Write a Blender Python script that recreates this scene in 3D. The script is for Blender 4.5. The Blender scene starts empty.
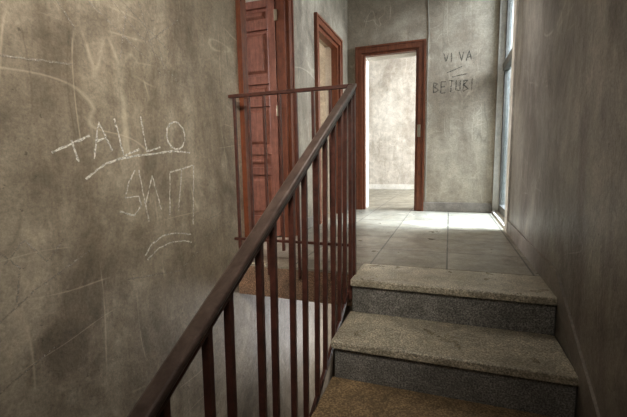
import bpy, math, random
from mathutils import Vector, Matrix
random.seed(4)
sc=bpy.context.scene
XW,XR,XL,YF,YR=-1.183,.455,-.461,4.574,1.90
Y0,T,RI=1.803,.325,.175
CEIL=2.85; ZB=-3.3

# ---------------------------------------------------------------- materials
def mat(name):
    m=bpy.data.materials.new(name);m.use_nodes=True
    nt=m.node_tree;b=nt.nodes['Principled BSDF'];return m,nt,b
def noise(nt,scale,detail=6,rough=.6,vec=None,dist=0):
    n=nt.nodes.new('ShaderNodeTexNoise');n.inputs['Scale'].default_value=scale
    n.inputs['Detail'].default_value=detail;n.inputs['Roughness'].default_value=rough
    n.inputs['Distortion'].default_value=dist
    if vec is not None: nt.links.new(vec,n.inputs['Vector'])
    return n.outputs['Fac']
def pos(nt,scale=(1,1,1),rot=(0,0,0)):
    g=nt.nodes.new('ShaderNodeNewGeometry');m=nt.nodes.new('ShaderNodeMapping')
    m.inputs['Scale'].default_value=scale;m.inputs['Rotation'].default_value=rot
    nt.links.new(g.outputs['Position'],m.inputs['Vector']);return m.outputs['Vector']
def ramp(nt,fac,stops):
    r=nt.nodes.new('ShaderNodeValToRGB');e=r.color_ramp.elements
    while len(e)<len(stops): e.new(.5)
    for i,(p,c) in enumerate(stops):
        e[i].position=p;e[i].color=(*c,1) if len(c)==3 else c
    nt.links.new(fac,r.inputs['Fac']);return r.outputs['Color']
def mix(nt,fac,a,b,mode='MIX'):
    n=nt.nodes.new('ShaderNodeMix');n.data_type='RGBA';n.blend_type=mode
    for s,v in ((0,fac),(6,a),(7,b)):
        if hasattr(v,'links') or hasattr(v,'is_output'): nt.links.new(v,n.inputs[s])
        elif s==0: n.inputs[0].default_value=v
        else: n.inputs[s].default_value=(*v,1)
    return n.outputs[2]
def bump(nt,b,h,strength=.3,dist=.01):
    n=nt.nodes.new('ShaderNodeBump');n.inputs['Strength'].default_value=strength
    n.inputs['Distance'].default_value=dist
    nt.links.new(h,n.inputs['Height']);nt.links.new(n.outputs['Normal'],b.inputs['Normal'])
def g3(v): return (v,v,v)
def hairlines(nt,scale,thr,rot,stretch):
    n=noise(nt,scale,1,.4,pos(nt,stretch,rot),0)
    a=nt.nodes.new('ShaderNodeMath');a.operation='SUBTRACT';nt.links.new(n,a.inputs[0]);a.inputs[1].default_value=.5
    c=nt.nodes.new('ShaderNodeMath');c.operation='ABSOLUTE';nt.links.new(a.outputs[0],c.inputs[0])
    l=ramp(nt,c.outputs[0],[(0,g3(1)),(thr,g3(0))])
    msk=ramp(nt,noise(nt,2.6,5,.6,pos(nt,(1,1,1),(.4,.7,.2))),[(.50,g3(0)),(.60,g3(1))])
    return mix(nt,1.0,l,msk,'MULTIPLY')
def plaster(name,light,dark,stain,stain_amt=.6,rough=.75,scr=.35,bs=.35,contrast=1.0):
    m,nt,b=mat(name);p=pos(nt)
    c=ramp(nt,noise(nt,1.0,5,.55,p,.3),[(.38,dark),(.58,light)])
    s=ramp(nt,noise(nt,2.0,9,.66,pos(nt,(1,1,.6)),.5),[(.44,g3(0)),(.62,g3(stain_amt))])
    c=mix(nt,s,c,stain)
    # vertical water runs
    runs=ramp(nt,noise(nt,5,6,.65,pos(nt,(1.6,1.6,.16)),.2),[(.52,g3(0)),(.66,g3(stain_amt*.6))])
    c=mix(nt,runs,c,tuple(x*1.1 for x in stain))
    fine=ramp(nt,noise(nt,90,5,.8,p),[(.3,g3(.5)),(.7,g3(1.4))])
    c=mix(nt,.65*contrast,c,fine,'MULTIPLY')
    mid=ramp(nt,noise(nt,9,9,.75,p,.6),[(.32,g3(.62)),(.66,g3(1.25))])
    c=mix(nt,.65*contrast,c,mid,'MULTIPLY')
    if scr>0:
        for sc_,rot,st in ((4,(.5,.3,.1),(1,1,.2)),(5,(1.2,.1,.5),(1,.25,1))):
            h1=hairlines(nt,sc_,.008,rot,st)
            c=mix(nt,mix(nt,1.0,h1,g3(scr),'MULTIPLY'),c,tuple(min(1,x*1.6) for x in light))
        h2=hairlines(nt,4,.010,(-.9,.2,.8),(1,1,.25))
        c=mix(nt,mix(nt,1.0,h2,g3(scr),'MULTIPLY'),c,tuple(x*.4 for x in dark))
        spots=ramp(nt,noise(nt,38,3,.6,pos(nt,(1,1,1),(.3,.1,.9))),[(.69,g3(0)),(.73,g3(.7))])
        c=mix(nt,spots,c,tuple(x*.4 for x in dark))
    nt.links.new(c,b.inputs['Base Color']);b.inputs['Roughness'].default_value=rough
    bump(nt,b,noise(nt,20,8,.62,p,.3),bs,.010)
    return m
M_left=plaster('plaster_left',(.43,.37,.285),(.25,.207,.15),(.13,.10,.067),.8,.5,.38,.5)
M_right=plaster('plaster_right',(.40,.365,.31),(.22,.196,.165),(.105,.08,.058),.8,.42,.4,.5)
M_far=plaster('plaster_far',(.46,.40,.31),(.33,.28,.21),(.215,.165,.115),.6,.6,.4,.4,.8)
M_room=plaster('plaster_room',(.62,.57,.50),(.46,.41,.35),(.34,.29,.235),.7,.8,.4,.2,1)
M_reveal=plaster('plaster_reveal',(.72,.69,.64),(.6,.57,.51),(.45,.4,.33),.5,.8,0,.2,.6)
M_ceil=plaster('plaster_ceiling',(.5,.48,.43),(.4,.38,.33),(.3,.27,.22),.5,.8,0,.2)
M_low=plaster('plaster_lower',(.62,.58,.50),(.42,.38,.31),(.25,.21,.16),.5,.7,0)
M_base=plaster('stone_skirting',(.33,.29,.245),(.22,.195,.16),(.12,.095,.075),.5,.5,0,.2)

def granite(name,c1,c2,dirt,rough=.5,da=.5,dirtscale=2.2):
    m,nt,b=mat(name);p=pos(nt)
    c=ramp(nt,noise(nt,150,3,.7,p),[(.38,c2),(.5,c1),(.64,tuple(min(1,x*1.9) for x in c1))])
    d=ramp(nt,noise(nt,dirtscale,9,.75,p,.7),[(.38,g3(0)),(.62,g3(da))])
    c=mix(nt,d,c,dirt)
    m2=ramp(nt,noise(nt,10,9,.8,p,.8),[(.35,g3(.5)),(.65,g3(1.35))])
    c=mix(nt,.7,c,m2,'MULTIPLY')
    nt.links.new(c,b.inputs['Base Color'])
    r=ramp(nt,noise(nt,7,6,.6,p),[(.3,g3(rough-.12)),(.7,g3(rough+.15))])
    nt.links.new(r,b.inputs['Roughness'])
    bump(nt,b,noise(nt,70,6,.7,p),.3,.006);return m
M_tread=granite('granite_tread',(.47,.425,.335),(.23,.205,.155),(.22,.185,.125),.34,.6)
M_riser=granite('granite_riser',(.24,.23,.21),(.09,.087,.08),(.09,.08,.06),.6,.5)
M_dirt=granite('granite_dirty',(.33,.235,.13),(.18,.12,.065),(.17,.115,.065),.7,.7)
M_slabedge=granite('slab_edge',(.26,.155,.095),(.15,.085,.05),(.17,.14,.11),.7,.6)

def tilefloor():
    m,nt,b=mat('landing_tiles');p=pos(nt)
    br=nt.nodes.new('ShaderNodeTexBrick');nt.links.new(p,br.inputs['Vector'])
    br.offset=0;br.inputs['Scale'].default_value=1
    br.inputs['Brick Width'].default_value=.42;br.inputs['Row Height'].default_value=.42
    br.inputs['Mortar Size'].default_value=.005
    br.inputs['Color1'].default_value=(.38,.345,.275,1);br.inputs['Color2'].default_value=(.30,.275,.22,1)
    br.inputs['Mortar'].default_value=(1,1,1,1)
    c=br.outputs['Color']
    d=ramp(nt,noise(nt,2.4,10,.75,p,.8),[(.38,g3(0)),(.62,g3(.65))])
    c=mix(nt,d,c,(.17,.143,.10))
    sp=ramp(nt,noise(nt,120,3,.7,p),[(.35,g3(.6)),(.65,g3(1.35))])
    c=mix(nt,.6,c,sp,'MULTIPLY')
    m2=ramp(nt,noise(nt,8,9,.8,p,.8),[(.35,g3(.5)),(.65,g3(1.3))])
    c=mix(nt,.7,c,m2,'MULTIPLY')
    c=mix(nt,br.outputs['Fac'],c,(.08,.07,.055))
    nt.links.new(c,b.inputs['Base Color'])
    r=ramp(nt,noise(nt,6,6,.6,p),[(.3,g3(.25)),(.7,g3(.48))]);nt.links.new(r,b.inputs['Roughness'])
    bump(nt,b,noise(nt,50,6,.7,p),.3,.006);return m
M_tile=tilefloor()
def wood(name,c1,c2,rough=.4,axis=(14,14,1.2)):
    m,nt,b=mat(name)
    c=ramp(nt,noise(nt,3.2,8,.7,pos(nt,axis),.6),[(.3,c2),(.7,c1)])
    c=mix(nt,.6,c,ramp(nt,noise(nt,25,6,.75,pos(nt)),[(.3,g3(.5)),(.7,g3(1.3))]),'MULTIPLY')
    nt.links.new(c,b.inputs['Base Color']);b.inputs['Roughness'].default_value=rough
    bump(nt,b,noise(nt,4,8,.7,pos(nt,axis)),.2,.004);return m
M_wood=wood('red_brown_wood',(.24,.08,.035),(.10,.031,.015))
M_leaf=wood('door_leaf_wood',(.34,.15,.10),(.17,.066,.045),.35)
M_iron=wood('iron_paint',(.13,.048,.033),(.045,.019,.014),.4,(6,6,6))
M_rail=wood('handrail_wood',(.14,.10,.082),(.045,.027,.021),.28,(10,3,10))
M_wframe=wood('window_frame_paint',(.17,.16,.14),(.09,.085,.075),.5)
M_metal,_,b=mat('lock_metal');b.inputs['Base Color'].default_value=(.35,.3,.22,1);b.inputs['Metallic'].default_value=.9;b.inputs['Roughness'].default_value=.4
M_cable,_,b=mat('cable_plastic');b.inputs['Base Color'].default_value=(.4,.38,.33,1)
M_glass,nt,b=mat('old_glass')
b.inputs['Base Color'].default_value=(.40,.47,.47,1);b.inputs['Roughness'].default_value=.3;b.inputs['Alpha'].default_value=.22
def chalk(name,col,lo,hi):
    m,nt,b=mat(name);b.inputs['Base Color'].default_value=(*col,1);b.inputs['Roughness'].default_value=.9
    a=ramp(nt,noise(nt,130,5,.75,pos(nt)),[(lo,g3(0)),(hi,g3(1))]);nt.links.new(a,b.inputs['Alpha']);return m
M_chalk=chalk('chalk',(.76,.73,.67),.33,.57)
M_chalk2=chalk('chalk_thin',(.72,.68,.61),.34,.58)
M_chalkf=chalk('chalk_faint',(.60,.55,.48),.42,.70)
M_char=chalk('charcoal',(.085,.078,.066),.36,.60)

# ---------------------------------------------------------------- mesh builder
class B:
    def __init__(s): s.v=[];s.f=[];s.m=[];s.mats=[]
    def mi(s,m):
        if m not in s.mats:s.mats.append(m)
        return s.mats.index(m)
    def poly(s,vs,fs,m):
        o=len(s.v);s.v+= [tuple(v) for v in vs];i=s.mi(m)
        for f in fs: s.f.append(tuple(o+k for k in f));s.m.append(i)
    def box(s,x0,x1,y0,y1,z0,z1,m):
        s.poly([(x0,y0,z0),(x1,y0,z0),(x1,y1,z0),(x0,y1,z0),(x0,y0,z1),(x1,y0,z1),(x1,y1,z1),(x0,y1,z1)],
               [(0,3,2,1),(4,5,6,7),(0,1,5,4),(1,2,6,5),(2,3,7,6),(3,0,4,7)],m)
    def bar(s,p,q,w,h,m,up=(0,0,1)):
        p=Vector(p);q=Vector(q);d=(q-p).normalized();u=Vector(up)
        if abs(d.dot(u))>.99:u=Vector((0,1,0))
        a=d.cross(u).normalized()*w/2;c=a.cross(d).normalized()*h/2
        vs=[p-a-c,p+a-c,p+a+c,p-a+c,q-a-c,q+a-c,q+a+c,q-a+c]
        s.poly(vs,[(0,1,2,3),(4,7,6,5),(0,4,5,1),(1,5,6,2),(2,6,7,3),(3,7,4,0)],m)
    def prism(s,yz,x0,x1,m):
        n=len(yz);vs=[(x0,y,z) for y,z in yz]+[(x1,y,z) for y,z in yz]
        fs=[tuple(range(n)),tuple(range(2*n-1,n-1,-1))]+[(i,i+n,(i+1)%n+n,(i+1)%n) for i in range(n)]
        s.poly(vs,fs,m)
    def obj(s,name,bev=0,parent=None):
        me=bpy.data.meshes.new(name);me.from_pydata(s.v,[],s.f)
        for m in s.mats:me.materials.append(m)
        for p,i in zip(me.polygons,s.m):p.material_index=i
        import bmesh
        bm=bmesh.new();bm.from_mesh(me);bmesh.ops.recalc_face_normals(bm,faces=bm.faces);bm.to_mesh(me);bm.free()
        o=bpy.data.objects.new(name,me);sc.collection.objects.link(o)
        if bev:
            d=o.modifiers.new('bevel','BEVEL');d.width=bev;d.segments=2;d.limit_method='ANGLE'
        if parent:o.parent=parent
        return o
def empty(name,loc=(0,0,0)):
    e=bpy.data.objects.new(name,None);e.empty_display_size=.1;sc.collection.objects.link(e);return e
def wall_x(b,x0,x1,ya,yb,z0,z1,ops,m):
    y=ya
    for (a,c,zb,zt) in ops:
        b.box(x0,x1,y,a,z0,z1,m)
        if zb>z0:b.box(x0,x1,a,c,z0,zb,m)
        b.box(x0,x1,a,c,zt,z1,m);y=c
    b.box(x0,x1,y,yb,z0,z1,m)
def wall_y(b,y0,y1,xa,xb,z0,z1,ops,m):
    x=xa
    for (a,c,zb,zt) in ops:
        b.box(x,a,y0,y1,z0,z1,m)
        if zb>z0:b.box(a,c,y0,y1,z0,zb,m)
        b.box(a,c,y0,y1,zt,z1,m);x=c
    b.box(x,xb,y0,y1,z0,z1,m)

YB=-2.1; HD=1.93; WT=.15; FT=.33
D1=(2.09,2.74);D2=(3.45,4.16);D3=(-1.005,-.355);DI=1.855
# ---- room shell
b=B();wall_x(b,XW-WT,XW,YB,YF+FT,0,CEIL,[(D1[0],D1[1],0,DI),(D2[0],D2[1],0,DI)],M_left)
b.box(XW-WT,XW,YB,YF+FT,ZB,0,M_left);b.obj('wall_left')
WIN=(3.44,4.54,.0,2.35)
b=B();wall_x(b,XR,XR+.3,YB,YF+FT,ZB,CEIL,[(WIN[0],WIN[1],0,WIN[3])],M_right);b.obj('wall_right')
b=B();wall_y(b,YF,YF+FT,XW,XR,0,CEIL,[(D3[0],D3[1],0,DI)],M_far);b.box(XW,XR,YF,YF+FT,ZB,-.25,M_low);b.obj('wall_far')
b=B();b.box(XW-WT,XR+.3,YB-.2,YB,ZB,CEIL,M_right);b.obj('wall_back')
b=B();b.box(XW-WT,XR+.3,YB-.2,YF+FT,CEIL,CEIL+.15,M_ceil);b.obj('ceiling')
YS=2.13
b=B()
b.box(XW,XL-.0,YR+.02,YS,-.012,0,M_tile)
b.box(XW,XR,YS,YF+FT,-.012,0,M_tile)
b.box(XW,XR,YR+.03,YF+FT,-.19,-.0375,M_slabedge)
b.box(XW,XL,YR+.021,YR+.03,-.19,-.0125,M_slabedge)
b.obj('floor')
b=B();b.box(-4.5,XW-WT,.6,8.3,-.2,0,M_tile);b.box(XW-WT,3.2,YF+FT,8.3,-.2,0,M_tile);b.obj('floor_side_rooms')
b=B();b.box(-4.5,XW-WT,.6,8.3,CEIL,CEIL+.1,M_ceil);b.box(XW-WT,3.2,YF+FT,8.3,CEIL,CEIL+.1,M_ceil);b.obj('ceiling_side_rooms')
b=B();b.box(-4.7,3.4,8.0,8.2,0,CEIL,M_room);b.obj('wall_far_room_back')
b=B();b.box(-4.7,-4.5,.6,8.0,0,CEIL,M_room);b.obj('wall_left_room_outer')
b=B();b.box(-4.5,XW-WT,3.0,3.1,0,CEIL,M_room);b.obj('wall_left_room_divider')
b=B();b.box(-4.5,XW-WT,.6,.7,0,CEIL,M_room);b.obj('wall_left_room_front')
b=B();b.box(-4.5,XW-WT,4.75,4.9,0,CEIL,M_room);b.obj('wall_corner_divider')
b=B();b.box(3.2,3.4,YF+FT,8.0,0,CEIL,M_room);b.box(XR+.3,3.4,YF+.1,YF+FT,0,CEIL,M_room);b.obj('wall_far_room_right')
b=B();b.box(-4.5,3.2,7.985,8.0,0,.1,M_reveal);b.obj('baseboard_far_room')
b=B();b.box(XW,XR,YB,YF+FT,ZB-.1,ZB,M_tile);b.obj('floor_lower')

# ---- staircase
N=9;e5=.004
b=B()
prof=[(YR+.02,-.037)]
for n in range(N):
    yf=Y0+.022-T*n
    prof+= [(yf,-RI*n-.037),(yf,-RI*(n+1)-.037)]
ye=Y0+.022-T*(N-1);ze=-RI*N-.037
prof+=[(YB+e5,ze),(YB+e5,ze-.15),(ye-.05,ze-.15),(YR+.02,-.19)]
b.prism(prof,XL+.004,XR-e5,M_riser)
for n in range(N+1):
    m=M_tread if n<2 else M_dirt
    y0=Y0-T*n
    yb=YS if n==0 else Y0+.022-T*(n-1)
    if n==N: b.box(XL,XR-e5,YB+e5,yb,-RI*n-.034,-RI*n,m)
    else: b.box(XL-.006 if n else XL,XR-e5,y0,yb,-RI*n-.036,-RI*n,m)
b.obj('staircase',.006)
b=B()
hz=-RI*N
b.box(XW+e5,XL-.006,YB+e5,Y0-T*N,hz-.18,hz,M_dirt);b.obj('half_landing')
b=B()
y=Y0-T*N;yy=y
zz=hz-RI;prof=[(y+.002,zz)]
while zz>ZB+.02:
    prof+=[(yy+T,zz)];yy+=T;zz=max(zz-RI,ZB+.004);prof+=[(yy,zz)]
prof+=[(y+.002,ZB+.004)]
b.prism(prof,XW+e5,XL-.02,M_riser)
b.obj('staircase',.006)

# ---- baseboards
sl=RI/T
b=B()
b.box(XR-.009,XR,Y0+.05,WIN[0]-.135,0,.105,M_base)
b.prism([(Y0+.05,.105),(Y0+.05,0),(YB+.5,0-sl*(Y0+.05-YB-.5)-.02),(YB+.5,.105-sl*(Y0+.05-YB-.5))],XR-.009,XR,M_base)
b.obj('baseboard_right',.0)
b=B();b.box(XW,D3[0]-.079,YF-.018,YF,0,.105,M_base);b.box(D3[1]+.075,XR,YF-.018,YF,0,.105,M_base);b.obj('baseboard_far',.003)
b=B();b.box(XW,XW+.018,D1[1]+.08,D2[0]-.08,0,.105,M_base);b.box(XW,XW+.018,D2[1]+.08,YF-.018,0,.105,M_base);b.obj('baseboard_left',.003)

# ---- doors
cw=.078
def frame_x(b,D):
    a,c=D
    x0,x1=XW,XW+.022
    b.box(x0,x1,a-cw,a,0,DI,M_wood);b.box(x0,x1,c,c+cw,0,DI,M_wood);b.box(x0,x1,a-cw,c+cw,DI,HD,M_wood)
    x2=x1+.008
    b.box(x1,x2,a-cw,a-cw+.02,0,HD-.02,M_wood);b.box(x1,x2,c+cw-.02,c+cw,0,HD-.02,M_wood)
    b.box(x1,x2,a-cw,c+cw,HD-.02,HD,M_wood)
    b.box(XW-.07,XW,a,a+.035,0,DI-.035,M_wood);b.box(XW-.07,XW,c-.035,c,0,DI-.035,M_wood);b.box(XW-.07,XW,a,c,DI-.035,DI,M_wood)
d1=empty('door_1')
b=B();frame_x(b,D1);b.obj('frame',0,d1)
b=B()
ly0,ly1=D1[1]-.04,D1[1]-.002
lx1=XW-.075;lx0=lx1-.50
st=.065
b.box(lx0,lx0+st,ly0,ly1,.01,1.815,M_leaf);b.box(lx1-st,lx1,ly0,ly1,.01,1.815,M_leaf)
rails=[(.01,.17),(.50,.56),(.66,.72),(1.03,1.09),(1.20,1.26),(1.60,1.66),(1.76,1.815)]
for z0,z1 in rails:b.box(lx0+st,lx1-st,ly0,ly1,z0,z1,M_leaf)
for i in range(len(rails)-1):
    z0=rails[i][1];z1=rails[i+1][0]
    b.box(lx0+st,lx1-st,ly0+.018,ly1-.014,z0,z1,M_leaf)
    if z1-z0>.05:
        c=.024
        x0,x1=lx0+st+c,lx1-st-c
        vs=[(x0,ly0+.017,z0+c),(x1,ly0+.017,z0+c),(x1,ly0+.017,z1-c),(x0,ly0+.017,z1-c)]
        e=.018
        vs+=[(x0+e,ly0+.0,z0+c+e),(x1-e,ly0+.0,z0+c+e),(x1-e,ly0+.0,z1-c-e),(x0+e,ly0+.0,z1-c-e)]
        b.poly(vs,[(0,1,5,4),(1,2,6,5),(2,3,7,6),(3,0,4,7),(4,5,6,7)],M_leaf)
b.obj('leaf',.003,d1)
b=B()
for z in (.25,.95,1.65): b.box(lx1-.005,lx1+.02,ly0-.006,ly0+.01,z,z+.08,M_metal)
b.obj('hinges',.002,d1)
d2=empty('door_2');b=B();frame_x(b,D2);b.obj('frame',0,d2)
d3=empty('door_3');b=B()
a,c=D3;y0=YF-.024
b.box(a-cw,a,y0,YF,0,DI,M_wood);b.box(c,c+cw,y0,YF,0,DI,M_wood);b.box(a-cw,c+cw,y0,YF,DI,HD,M_wood)
b.box(a-cw,a-cw+.02,y0-.01,y0,0,HD-.02,M_wood);b.box(c+cw-.02,c+cw,y0-.01,y0,0,HD-.02,M_wood);b.box(a-cw,c+cw,y0-.01,y0,HD-.02,HD,M_wood)
b.box(a,a+.03,YF,YF+.07,0,DI-.03,M_wood);b.box(c-.03,c,YF,YF+.07,0,DI-.03,M_wood);b.box(a,c,YF,YF+.07,DI-.03,DI,M_wood)
b.obj('frame',0,d3)
b=B();b.box(c-.006,c+.03,y0-.008,y0,.86,1.0,M_metal);b.bar((c+.012,y0-.03,.95),(c+.012,y0,.95),.014,.014,M_metal);b.obj('latch',.002,d3)
b=B();b.box(a,a+.01,YF+.07,YF+FT,0,DI,M_reveal);b.box(c-.01,c,YF+.07,YF+FT,0,DI,M_reveal);b.box(a,c,YF+.07,YF+FT,DI-.01,DI,M_reveal);b.obj('trim_1')
b=B()
for D in (D1,D2):
    b.box(XW-WT,XW-.07,D[0],D[0]+.01,0,DI,M_reveal);b.box(XW-WT,XW-.07,D[1]-.002,D[1],0,DI,M_reveal)
b.obj('trim_2')

# ---- window in right wall
w=empty('window_1');b=B()
x0,x1=XR+.06,XR+.11;a,c,_,zt=WIN
b.box(x0,x1,a,a+.05,.02,zt,M_wframe);b.box(x0,x1,c-.05,c,.02,zt,M_wframe);b.box(x0,x1,a+.05,c-.05,zt-.05,zt,M_wframe)
b.box(x0,x1,a+.05,c-.05,.02,.10,M_wframe);b.box(x0-.02,x1,a+.05,c-.05,1.50,1.57,M_wframe)
b.obj('frame',.004,w)
b=B();b.box(x0+.02,x0+.025,a+.05,c-.05,.10,zt-.05,M_glass);b.obj('panes',0,w)
b=B();b.box(XR-.014,XR+.0,a-.13,a,.0,zt,M_reveal);b.box(XR-.014,XR,a-.13,YF,zt,zt+.06,M_reveal);b.box(XR,XR+.06,a,a+.004,0.02,zt,M_reveal);b.box(XR,XR+.06,c-.004,c,.02,zt,M_reveal);b.obj('trim_and_glow_band')  # pale band beside the opening paints in window glow on the wall
b=B();b.box(XR,XR+.3,a,c,.0,.02,M_reveal);b.obj('trim_4')

# ---- railing
r=empty('stair_railing');b=B()
H=.97
def rz(y): return H-(YR-y)*sl
def nz(y): return -(Y0-y)*sl
ylow=Y0-T*N+.1
XRl=XL-.006
b.bar((XRl,YR+.012,rz(YR+.012)),(XRl,ylow,rz(ylow)),.040,.020,M_rail)
b.obj('handrail',.006,r)
b=B();b.bar((XRl,YR+.012,rz(YR)-.018),(XRl,ylow,rz(ylow)-.018),.026,.012,M_iron)
ys=[1.76,1.665,1.565,1.44,1.335,1.205,1.09,.95,.865,.71,.625,.49,.40,.26,.17,.03,-.06,-.2,-.3,-.44,-.55,-.68,-.8]
for y in ys:
    b.bar((XRl,y,rz(y)-.014),(XRl-.012,y,nz(y)-.09),.018,.018,M_iron)
b.bar((XRl,YR,H-.01),(XRl,YR,-.12),.026,.026,M_iron)
b.bar((XRl,YR-.05,rz(YR-.05)-.01),(XRl-.004,YR-.05,-.12),.018,.018,M_iron)
b.bar((XRl-.016,YR,-.055),(XRl-.016,ylow,nz(ylow)-.105),.012,.032,M_iron)
b.obj('balusters',.002,r)
b=B();
b.bar((XW,YR,H),(XRl,YR,H),.022,.018,M_iron)
b.bar((XW,YR,.155),(XRl,YR,.155),.02,.014,M_iron)
for i,x in enumerate([-1.15,-1.06,-.965,-.87,-.775,-.68,-.585]):
    lo=-.05 if i%2==0 else .1
    b.bar((x,YR,H),(x,YR,lo),.015,.015,M_iron)
b.obj('landing_rail',.002,r)

# ---- chalk marks on left wall  (Y,Z) wall coordinates
def ribbons(name,strokes,plane,m,w,parent=None):
    b=B()
    for s in strokes:
        P=[Vector(p) for p in s];Q=[]
        for i in range(len(P)-1):
            n=max(2,int((P[i+1]-P[i]).length/.012))
            for k in range(n):Q.append(P[i].lerp(P[i+1],k/n)+Vector((random.uniform(-1,1),random.uniform(-1,1)))*.0015)
        Q.append(P[-1]);n=len(Q);vs=[]
        for i,q in enumerate(Q):
            d=(Q[min(i+1,n-1)]-Q[max(i-1,0)]).normalized();nn=Vector((-d.y,d.x))*w*.5*random.uniform(.6,1.4)
            for e in (q+nn,q-nn):
                vs.append((plane[1],e.x,e.y) if plane[0]=='x' else (e.x,plane[1],e.y))
        b.poly(vs,[(2*i,2*i+1,2*i+3,2*i+2) for i in range(n-1)],m)
    return b.obj(name,0,parent)
def arc(c,rx,ry,n=14,a0=100,a1=480):
    return [(c[0]+rx*math.cos(math.radians(a0+(a1-a0)*i/n)),c[1]+ry*math.sin(math.radians(a0+(a1-a0)*i/n))) for i in range(n+1)]
S=[[(.85,.64),(.99,.70)],[(.92,.68),(.94,.61)],[(1.00,.62),(1.03,.75),(1.08,.65)],[(1.01,.68),(1.06,.70)],[(1.10,.77),(1.13,.63),(1.21,.66)],[(1.23,.79),(1.25,.65),(1.33,.67)],
arc((1.435,.725),.062,.062),[(.96,.55),(1.04,.60),(1.13,.625),(1.27,.64),(1.40,.655),(1.53,.65)]]
S1=[[(1.18,.575),(1.145,.53),(1.12,.47),(1.19,.47),(1.20,.43),(1.16,.395),(1.09,.42)],[(1.20,.575),(1.215,.47),(1.235,.36)],[(1.225,.44),(1.27,.55),(1.31,.40)],[(1.36,.37),(1.38,.56),(1.55,.59),(1.52,.30)],[(1.46,.57),(1.42,.38)],
[(1.20,.22),(1.24,.26),(1.31,.285),(1.40,.28),(1.50,.255)],[(1.21,.20),(1.28,.235),(1.35,.245),(1.44,.235),(1.50,.215)]]
ribbons('chalk_graffiti',S,('x',XW+.0015),M_chalk,.0075)
ribbons('chalk_graffiti',S1,('x',XW+.0015),M_chalk2,.0065)
S2=[[(.87,1.17),(.97,1.05)],[(1.26,1.25),(1.36,.97)],[(1.36,1.1),(1.40,.95)],[(.55,.1),(.75,.22),(.95,.30)],[(.6,-.05),(.8,.02)],[(.7,.9),(.95,.93)],[(1.1,.15),(1.4,.1),(1.55,.16)],[(1.6,.3),(1.8,.33)],[(1.62,.22),(1.85,.27)],[(.62,.42),(.72,.30),(.7,.2)],[(1.3,1.1),(1.5,1.25)],[(.68,.32),(.74,.38),(.8,.3),(.86,.36)],[(1.15,1.0),(1.2,1.2)],[(1.05,1.25),(1.5,.95)],[(.95,1.2),(1.3,1.02)],[(1.0,1.3),(1.45,1.08)]]
ribbons('chalk_scratches',S2,('x',XW+.0015),M_chalkf,.0055)
def L(ch,x,z,s):
    G={'V':[[(0,1),(.3,0),(.6,1)]],'I':[[(.1,0),(.1,1)]],'A':[[(0,0),(.3,1),(.6,0)],[(.12,.4),(.48,.4)]],'B':[[(0,0),(0,1),(.4,.85),(.05,.5),(.5,.25),(0,0)]],'E':[[(.5,1),(0,1),(0,0),(.5,0)],[(0,.5),(.4,.5)]],'T':[[(0,1),(.6,1)],[(.3,1),(.3,0)]],'U':[[(0,1),(.05,.1),(.4,.1),(.5,1)]]}
    return [[(x+a*s*.8+random.uniform(-.006,.006),z+c*s+random.uniform(-.008,.008)) for a,c in st] for st in G[ch]]
S3=[]
for i,ch in enumerate('VIVA'):S3+=L(ch,-.09+i*.078,1.66,.10)
for i,ch in enumerate('BETUBI'):S3+=L(ch,-.19+i*.078,1.34,.12)
S3+=[[(-.05,1.55),(.1,1.6)],[(.0,1.5),(.15,1.52)]]
ribbons('wall_scrawl',S3,('y',YF-.0015),M_char,.010)
b=B();P=[(-.255,CEIL-.01),(-.262,2.3),(-.25,2.0),(-.256,1.9),(-.256,.12)]
for i in range(len(P)-1):b.bar((P[i][0],YF-.005,P[i][1]),(P[i+1][0],YF-.005,P[i+1][1]),.006,.006,M_cable,(0,1,0))
b.obj('electrical_cable')

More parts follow.
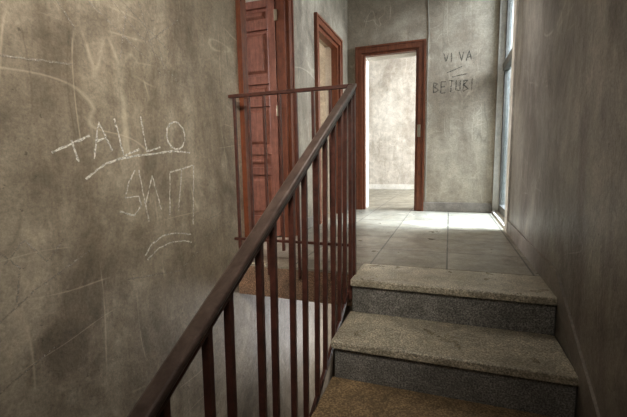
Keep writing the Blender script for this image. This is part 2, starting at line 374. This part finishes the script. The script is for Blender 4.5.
# ---------------------------------------------------------------- lights
def area(name,loc,tgt,sx,sy,e,col,spread=180):
    l=bpy.data.lights.new(name,'AREA');l.shape='RECTANGLE';l.size=sx;l.size_y=sy;l.energy=e;l.color=col;l.spread=math.radians(spread)
    o=bpy.data.objects.new(name,l);sc.collection.objects.link(o);o.location=loc
    o.rotation_euler=(Vector(tgt)-Vector(loc)).to_track_quat('-Z','Y').to_euler();return o
area('window_daylight',(1.7,4.0,2.1),(-.3,4.0,0),.8,1.0,230,(.76,.87,1))
l=bpy.data.lights.new('sun','SUN');l.energy=30;l.angle=math.radians(16);l.color=(.68,.83,1)
o=bpy.data.objects.new('sun',l);sc.collection.objects.link(o);o.location=(4,5,6)
o.rotation_euler=Vector((-.68,-.04,-1)).to_track_quat('-Z','Y').to_euler()
area('far_room_daylight',(2.6,6.2,2.0),(-1,6.6,.7),1.4,1.6,500,(.86,.93,1))
area('left_room_daylight',(-4.2,1.8,1.8),(-1.5,2.4,1.0),1.0,1.5,95,(.92,.92,1))
area('corner_room_daylight',(-4.2,3.9,1.8),(-1.5,4.3,1.0),1.0,1.2,120,(1,.95,.86))
area('landing_fill',(-.1,2.5,2.75),(-.5,2.3,0),.8,1.2,9,(1,.97,.91))  # added fill lamp over the landing; the ceiling has no opening
area('stairwell_pool_fill',(.15,-.3,2.0),(-1.15,1.75,.55),.5,.5,11,(1,.95,.87),62)  # added unseen lamp, narrow spread, makes a light pool on the left wall
area('stairwell_fill',(-.2,-1.2,2.3),(-.4,2.0,.0),1.0,1.0,10.5,(1,.95,.88))
area('lower_stair_daylight',(-.5,3.8,-1.2),(-1.1,1.7,-.5),.6,.8,14,(.98,.96,.95))
wd=bpy.data.worlds.new('sky');sc.world=wd;wd.use_nodes=True
bg=wd.node_tree.nodes['Background'];bg.inputs[0].default_value=(.62,.76,.82,1);bg.inputs[1].default_value=.8

# ---------------------------------------------------------------- camera
f,a,p,q,E=376.139,.347,.123,-.018,.595
F=Vector((-math.sin(a)*math.cos(p),math.cos(a)*math.cos(p),-math.sin(p)))
R=Vector((math.cos(a),math.sin(a),0));U=R.cross(F)
R2=R*math.cos(q)+U*math.sin(q);U2=-R*math.sin(q)+U*math.cos(q)
cd=bpy.data.cameras.new('camera');cam=bpy.data.objects.new('camera',cd);sc.collection.objects.link(cam)
cd.sensor_width=36;cd.lens=f*36/627;cd.clip_start=.02
mw=Matrix((R2,U2,-F)).transposed().to_4x4();mw.translation=Vector((0,0,E));cam.matrix_world=mw
sc.camera=cam
sc.view_settings.view_transform='Standard'
sc.view_settings.exposure=.15
sc.view_settings.gamma=.88
